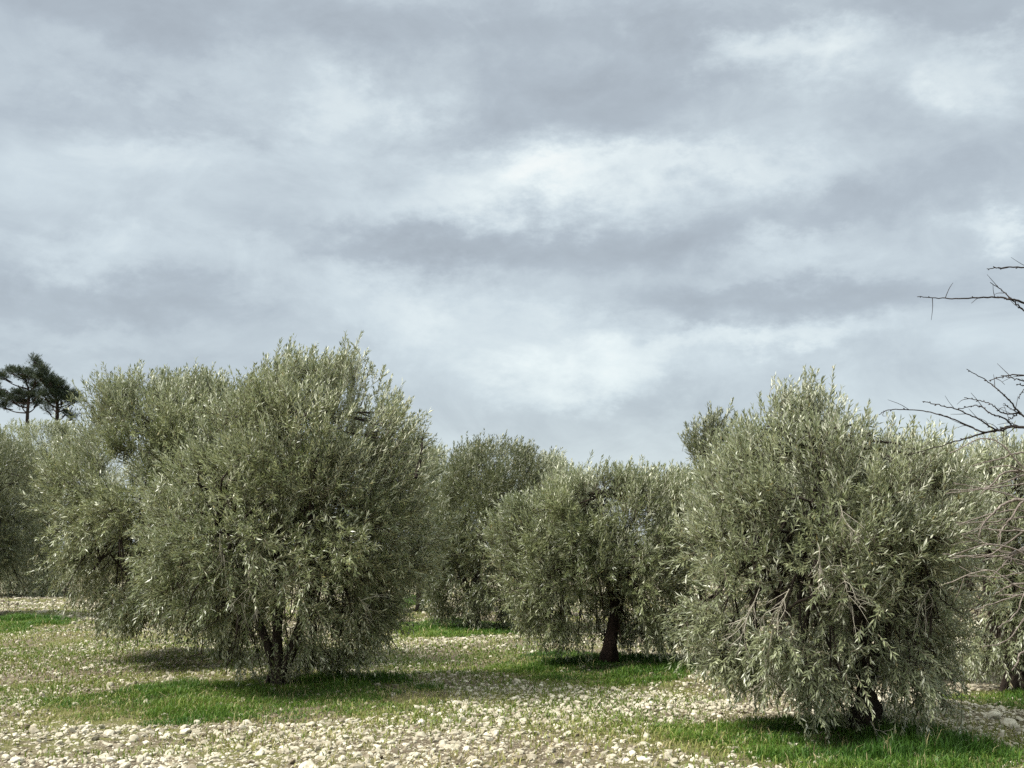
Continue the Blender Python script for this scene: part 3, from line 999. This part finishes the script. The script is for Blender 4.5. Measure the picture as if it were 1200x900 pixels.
# ------------------------------------------------------------------ bare tree, its trunk just right of the view
YB = 8.2
bb = at_depth(1345, 645, YB + 0.3)
bb[2] = float(gh(bb[0], bb[1]))
bare = thing('bare_tree', 'leafless tree just beyond the right edge, its budded twigs reaching into view', 'bare tree', bb)
rb = np.random.default_rng(77)
g = Geo()
tpts = [bb - [0, 0, 0.1], at_depth(1340, 760, YB + 0.3), at_depth(1330, 640, YB + 0.25), at_depth(1336, 520, YB + 0.2), at_depth(1325, 400, YB + 0.15), at_depth(1330, 300, YB + 0.1), at_depth(1322, 230, YB)]
tp = spline(tpts, 40)
tube(g, tp, [0.12, 0.10, 0.085, 0.06, 0.04, 0.012], 12, 0.08, 2)
g.build('trunk', [M_BARE], bare, True, bb)
TW = [  # polyline in the photograph (root first), root radius, depth offset
    ([(1322, 330), (1260, 318), (1200, 313), (1174, 313.6), (1156.5, 315)], 2.2, -0.1),
    ([(1325, 405), (1260, 378), (1200, 355), (1182.8, 350.5), (1163, 348.3), (1126, 350), (1099, 349.4), (1075, 347.8)], 2.6, 0.0),
    ([(1255, 415), (1222, 383), (1200, 364), (1185.5, 351), (1174.4, 340.5), (1160.5, 331)], 2.0, 0.02),
    ([(1334, 520), (1260, 505), (1200, 501), (1185.5, 499.7), (1169, 504), (1141, 511), (1113, 519), (1069, 532)], 3.4, 0.05),
    ([(1169, 504), (1152, 506), (1135.5, 499), (1108, 487.8), (1080, 481.7), (1044, 480), (1030, 486)], 1.8, 0.05),
    ([(1186, 500), (1168, 504), (1146.7, 491), (1121.7, 480), (1097, 474), (1081, 470.5)], 1.9, 0.03),
    ([(1200, 501), (1187.8, 500), (1177, 490), (1163, 486), (1149.4, 476), (1138, 476), (1121.7, 480)], 1.9, 0.04),
    ([(1270, 506), (1222, 503), (1195, 483), (1185.5, 472), (1171.7, 459), (1155, 445.5), (1132.8, 432.5)], 2.2, -0.05),
    ([(1195, 484), (1176, 484.5), (1163, 474.7), (1146.7, 469), (1130, 466)], 1.5, -0.03),
    ([(1330, 470), (1260, 448), (1200, 440), (1177, 441), (1159, 446)], 2.0, -0.12),
    ([(1240, 460), (1200, 446), (1191, 444), (1173, 440)], 1.5, -0.1),
    ([(1236, 470), (1210, 455), (1200, 452), (1191, 450.5)], 1.4, -0.1),
    ([(1215, 440), (1200, 456), (1193.5, 466)], 1.2, -0.1),
    ([(1196, 486), (1186, 480), (1176, 473)], 1.1, -0.04),
    ([(1194, 482), (1188, 489), (1181, 492)], 1.1, -0.04),
    ([(1330, 610), (1260, 562), (1200, 552.5), (1175, 555), (1163, 567), (1148.5, 579)], 2.2, -0.1),
    ([(1330, 640), (1260, 592), (1200, 585.6), (1180.6, 589), (1164.6, 600.5), (1152, 614.7), (1147, 629)], 2.6, 0.0),
    ([(1230, 588), (1200, 587), (1187.7, 604), (1177, 616.5), (1169, 629)], 2.0, 0.0),
    ([(1332, 690), (1260, 648), (1200, 645), (1182, 650), (1154, 653)], 2.3, 0.05),
    ([(1200, 645), (1186.6, 651), (1173.5, 664.6), (1159, 678)], 1.8, 0.05),
    ([(1200, 646), (1175, 640), (1150, 636), (1128, 628)], 1.3, 0.05),
    ([(1334, 720), (1260, 690), (1200, 684), (1182, 686.6), (1166, 697)], 2.2, -0.05),
    ([(1230, 687), (1200, 697), (1182, 697), (1170, 697)], 1.6, -0.05),
    ([(1338, 790), (1260, 745), (1200, 764), (1193, 775), (1186, 786)], 2.2, 0.1),
    ([(1331, 560), (1262, 535), (1200, 530), (1170, 538), (1140, 546)], 1.8, 0.15),
    ([(1332, 600), (1264, 612), (1200, 606), (1160, 612), (1120, 612)], 1.8, 0.2),
    ([(1333, 650), (1266, 632), (1200, 622), (1178, 622), (1158, 620)], 1.7, -0.15),
    ([(1333, 670), (1266, 664), (1200, 662), (1186, 655), (1176, 654)], 1.7, -0.1),
    ([(1200, 586), (1176, 578), (1150, 572), (1118, 566)], 1.3, 0.1),
    ([(1200, 553), (1180, 546), (1160, 548)], 1.3, -0.1),
]
for k in range(14):
    y0 = 540 + 190 * rb.uniform()
    x1 = 1105 + 85 * rb.uniform()
    y1 = y0 + rb.normal(0, 26)
    TW.append(([(1331, y0 + rb.normal(0, 25)), (1262, y0 + rb.normal(-8, 14)), (1210, (y0 + y1) / 2 + rb.normal(-8, 10)), (0.5 * (x1 + 1210), y1 + rb.normal(-6, 8)), (x1, y1)],
               1.3 + 0.6 * rb.uniform(), rb.uniform(-0.3, 0.35)))
for (pl, r0, dz) in TW:
    pts = [at_depth(x, y, YB + dz + 0.03 * math.sin(x * 0.11 + y * 0.07)) for (x, y) in pl]
    if pl[0][0] > 1300:
        k = int(np.argmin(np.linalg.norm(tp - pts[0], axis=1)))
        pts[0] = tp[k]
    n = len(pts) * 6
    cp = spline(pts, n)
    cp[1:-1] += rb.normal(0, 0.0022, (n - 2, 3))
    g = Geo()
    s = YB / F * (0.56 if min(p[1] for p in pl) < 500 else 0.74)
    tube(g, cp, np.array([r0 * 1.15, r0 * 0.75, 0.75]) * s, 7, 0.0)
    for k in range(4, n - 1, 3):      # buds
        t = unit(cp[k + 1] - cp[k - 1])
        side = unit(np.cross(t, [0.2, 1, 0.1])) * (1 if (k // 3) % 2 else -1)
        w = np.interp(k / n, [0, .5, 1], [r0 * 1.15, r0 * .75, .75]) * s
        if rb.uniform() < 0.7:
            q = rb.uniform(0.5, 1.0)
            tube(g, [cp[k] + side * w * 0.5, cp[k] + side * (w + 0.004 * q) + t * 0.005 * q, cp[k] + side * (w + 0.006 * q) + t * 0.012 * q], [0.0042 * q, 0.0044 * q, 0.0015], 5)
    for k in range(6, n - 2, 4):      # fine side twigs
        if rb.uniform() < 0.42:
            t = unit(cp[k + 1] - cp[k - 1])
            e = cp[k] + unit(t + rb.normal(0, 0.55, 3) * [1, 1, 1]) * rb.uniform(0.05, 0.20)
            tube(g, spline([cp[k], (cp[k] + e) / 2 + rb.normal(0, 0.008, 3), e], 6), [0.0026, 0.0012], 4)
    g.build('branch', [M_BARE_BACKLIT if min(p[1] for p in pl) < 500 else M_BARE], bare, True, bb)

for k in range(16):
    i0 = int(rb.integers(16, 38))
    a = rb.uniform(-0.8, 0.9)                             # away from the view
    d = np.array([math.cos(a), math.sin(a), rb.uniform(0.15, 0.9)])
    Lb = rb.uniform(0.9, 1.8)
    cp = spline([tp[i0], tp[i0] + d * Lb * 0.5 + rb.normal(0, 0.08, 3), tp[i0] + d * Lb + [0, 0, 0.15 * Lb]], 18)
    g = Geo()
    tube(g, cp, [0.022, 0.013, 0.005], 7, 0.05)
    for j in range(4, 17, 2):
        e = cp[j] + unit(d + rb.normal(0, 0.45, 3)) * rb.uniform(0.25, 0.7)
        m1 = (cp[j] + e) / 2 + rb.normal(0, 0.03, 3)
        tube(g, spline([cp[j], m1, e], 8), [0.007, 0.003], 5)
        e2 = m1 + unit(d + rb.normal(0, 0.5, 3)) * rb.uniform(0.1, 0.3)
        tube(g, spline([m1, (m1 + e2) / 2, e2], 5), [0.004, 0.002], 4)
    g.build('branch', [M_BARE], bare, True, bb)

# ------------------------------------------------------------------ sky: overcast cloud deck over a Nishita sky
SUN_EL, SUN_AZ = R(51), R(-106)          # azimuth measured from +Y towards +X
w = bpy.data.worlds.new('World')
scene.world = w
w.use_nodes = True
nt = w.node_tree
nt.nodes.clear()
Lk = nt.links.new
out = N(nt, 'ShaderNodeOutputWorld')
bg = N(nt, 'ShaderNodeBackground')
bg.inputs['Strength'].default_value = 0.1
Lk(bg.outputs[0], out.inputs[0])
sky = N(nt, 'ShaderNodeTexSky', sky_type='NISHITA')
sky.sun_disc = False
sky.sun_elevation = SUN_EL
sky.sun_rotation = SUN_AZ
tc = N(nt, 'ShaderNodeTexCoord')
sep = N(nt, 'ShaderNodeSeparateXYZ')
Lk(tc.outputs['Generated'], sep.inputs[0])


def M(op, a=None, b=None, c=None):
    n = N(nt, 'ShaderNodeMath', operation=op)
    for i, v in enumerate((a, b, c)):
        if v is None:
            continue
        if isinstance(v, (int, float)):
            n.inputs[i].default_value = v
        else:
            Lk(v, n.inputs[i])
    return n.outputs[0]


def noise_n(vec, scale, detail=6, rough=0.55, dist=0.0):
    n = N(nt, 'ShaderNodeTexNoise')
    n.inputs['Scale'].default_value = scale
    n.inputs['Detail'].default_value = detail
    n.inputs['Roughness'].default_value = rough
    n.inputs['Distortion'].default_value = dist
    Lk(vec, n.inputs['Vector'])
    return n


x_, y_, z_ = sep.outputs
az = M('ARCTAN2', x_, y_)
el = M('ARCSINE', z_)
cx = N(nt, 'ShaderNodeCombineXYZ')      # cloud masses are wider than tall
Lk(M('MULTIPLY', x_, 1.0), cx.inputs[0])
Lk(M('MULTIPLY', y_, 1.0), cx.inputs[1])
Lk(M('MULTIPLY', z_, 1.75), cx.inputs[2])
deck = cx.outputs[0]
ce = N(nt, 'ShaderNodeCombineXYZ')
# ragged edges: the cloud masses are displaced by noise
wn = noise_n(deck, 7.5, 6, 0.62)
wc = N(nt, 'ShaderNodeSeparateColor')
Lk(wn.outputs['Color'], wc.inputs[0])
wn2 = noise_n(deck, 22, 7, 0.65)
wc2 = N(nt, 'ShaderNodeSeparateColor')
Lk(wn2.outputs['Color'], wc2.inputs[0])
Lk(M('ADD', M('MULTIPLY_ADD', M('SUBTRACT', wc.outputs[0], 0.5), 0.19, az), M('MULTIPLY', M('SUBTRACT', wc2.outputs[0], 0.5), 0.10)), ce.inputs[0])
Lk(M('ADD', M('MULTIPLY_ADD', M('SUBTRACT', wc.outputs[1], 0.5), 0.10, el), M('MULTIPLY', M('SUBTRACT', wc2.outputs[1], 0.5), 0.055)), ce.inputs[1])
vec = ce.outputs[0]
BLOBS = [  # px, py, rx, ry (pixels), amount: bright gaps (+) and heavy dark masses (-)
    (440, 118, 90, 32, .30), (390, 150, 60, 25, .16), (600, 225, 170, 34, .28), (640, 210, 60, 24, .18), (800, 195, 150, 20, .22), (940, 205, 60, 20, .12),
    (950, 55, 100, 38, .34), (1150, 80, 80, 42, .36), (870, 60, 60, 25, .12), (1185, 262, 50, 18, .34), (960, 285, 60, 20, .20), (930, 322, 130, 20, .10),
    (690, 440, 100, 34, .36), (560, 380, 160, 45, .19), (440, 355, 120, 36, .16), (870, 408, 140, 18, .26), (960, 410, 60, 16, .10), (300, 300, 180, 32, .18),
    (60, 290, 110, 22, .14), (150, 80, 130, 26, .08), (200, 180, 110, 30, .10), (330, 185, 140, 26, .10), (600, 540, 900, 40, .10), (100, 395, 160, 18, .06), (400, 250, 180, 26, .10),
    (690, 120, 170, 60, -.20), (560, 150, 80, 35, -.10), (560, 290, 210, 34, -.26), (480, 285, 130, 24, -.10), (820, 265, 150, 30, -.18), (1050, 220, 140, 35, -.14), (820, 345, 210, 24, -.22),
    (1000, 360, 160, 26, -.16), (200, 135, 150, 28, -.12), (150, 25, 220, 30, -.14), (330, 12, 260, 26, -.08), (900, 8, 280, 20, -.10), (520, 25, 180, 28, -.10), (120, 350, 220, 22, -.16), (760, 480, 160, 14, -.08), (1100, 430, 120, 26, -.06),
    (820, 390, 60, 14, -.08), (60, 410, 120, 22, -.12), (780, 30, 70, 30, -.10), (1050, 120, 60, 50, -.12), (1140, 15, 90, 20, -.10),
]
acc = None
for (px, py, rx, ry, am) in BLOBS:
    a0, e0 = az_el(px, py)
    ia, ie = F / rx, F / ry
    n1 = N(nt, 'ShaderNodeVectorMath', operation='MULTIPLY_ADD')
    Lk(vec, n1.inputs[0])
    n1.inputs[1].default_value = (ia, ie, 0)
    n1.inputs[2].default_value = (-a0 * ia, -e0 * ie, 0)
    n2 = N(nt, 'ShaderNodeVectorMath', operation='DOT_PRODUCT')
    Lk(n1.outputs[0], n2.inputs[0])
    Lk(n1.outputs[0], n2.inputs[1])
    e = M('EXPONENT', M('MULTIPLY', n2.outputs['Value'], -1.0))
    acc = M('MULTIPLY_ADD', e, am, acc if acc is not None else 0.0)
f1 = noise_n(deck, 4.2, 7, 0.55, 0.4).outputs['Fac']
f2 = noise_n(deck, 11, 7, 0.62, 0.5).outputs['Fac']
val = M('ADD', acc, M('ADD', M('MULTIPLY', M('SUBTRACT', f1, 0.5), 0.66), M('MULTIPLY', M('SUBTRACT', f2, 0.5), 0.50)))
val = M('ADD', val, 0.40)
cr = ramp(nt, [(0.0, (0.335, 0.370, 0.400)), (0.28, (0.432, 0.485, 0.525)), (0.55, (0.595, 0.668, 0.70)), (0.8, (0.78, 0.85, 0.85)), (1.0, (0.95, 0.97, 0.93))], val)
# an overcast sky brightens towards the zenith
zen = N(nt, 'ShaderNodeMapRange')
zen.inputs['From Min'].default_value = 0.42
zen.inputs['From Max'].default_value = 1.0
zen.inputs['To Min'].default_value = 1.0
zen.inputs['To Max'].default_value = 3.6
Lk(z_, zen.inputs['Value'])
SKY_GAIN = 2.50
sc_ = N(nt, 'ShaderNodeVectorMath', operation='SCALE')
Lk(cr.outputs[0], sc_.inputs[0])
Lk(M('MULTIPLY', zen.outputs[0], SKY_GAIN), sc_.inputs['Scale'])
mixw = N(nt, 'ShaderNodeMix', data_type='RGBA')
mixw.inputs['Factor'].default_value = 0.95
Lk(sky.outputs[0], mixw.inputs['A'])
Lk(sc_.outputs[0], mixw.inputs['B'])
# the bright deck overhead is a neutral, slightly warm white
warm = N(nt, 'ShaderNodeMix', data_type='RGBA', blend_type='MULTIPLY')
wf = N(nt, 'ShaderNodeMapRange')
wf.inputs['From Min'].default_value = 0.45
wf.inputs['From Max'].default_value = 0.85
Lk(z_, wf.inputs['Value'])
Lk(wf.outputs[0], warm.inputs['Factor'])
Lk(mixw.outputs['Result'], warm.inputs['A'])
warm.inputs['B'].default_value = (1.06, 1.0, 0.90, 1)
Lk(warm.outputs['Result'], bg.inputs['Color'])

sd = bpy.data.lights.new('sun', 'SUN')
sd.energy = 2.0
sd.angle = R(16)
sd.color = (1.0, 0.96, 0.89)
so = bpy.data.objects.new('sun', sd)
sv = Vector((math.sin(SUN_AZ) * math.cos(SUN_EL), math.cos(SUN_AZ) * math.cos(SUN_EL), math.sin(SUN_EL)))
so.rotation_euler = sv.to_track_quat('Z', 'Y').to_euler()
so.location = (-10, -10, 20)
COL.objects.link(so)

# ------------------------------------------------------------------ render settings
scene.view_settings.view_transform = 'Standard'
scene.view_settings.look = 'None'
scene.view_settings.gamma = 1.0
scene.view_settings.exposure = 2.02
scene.cycles.max_bounces = 6
scene.cycles.diffuse_bounces = 3
scene.cycles.transmission_bounces = 3
scene.cycles.use_denoising = False
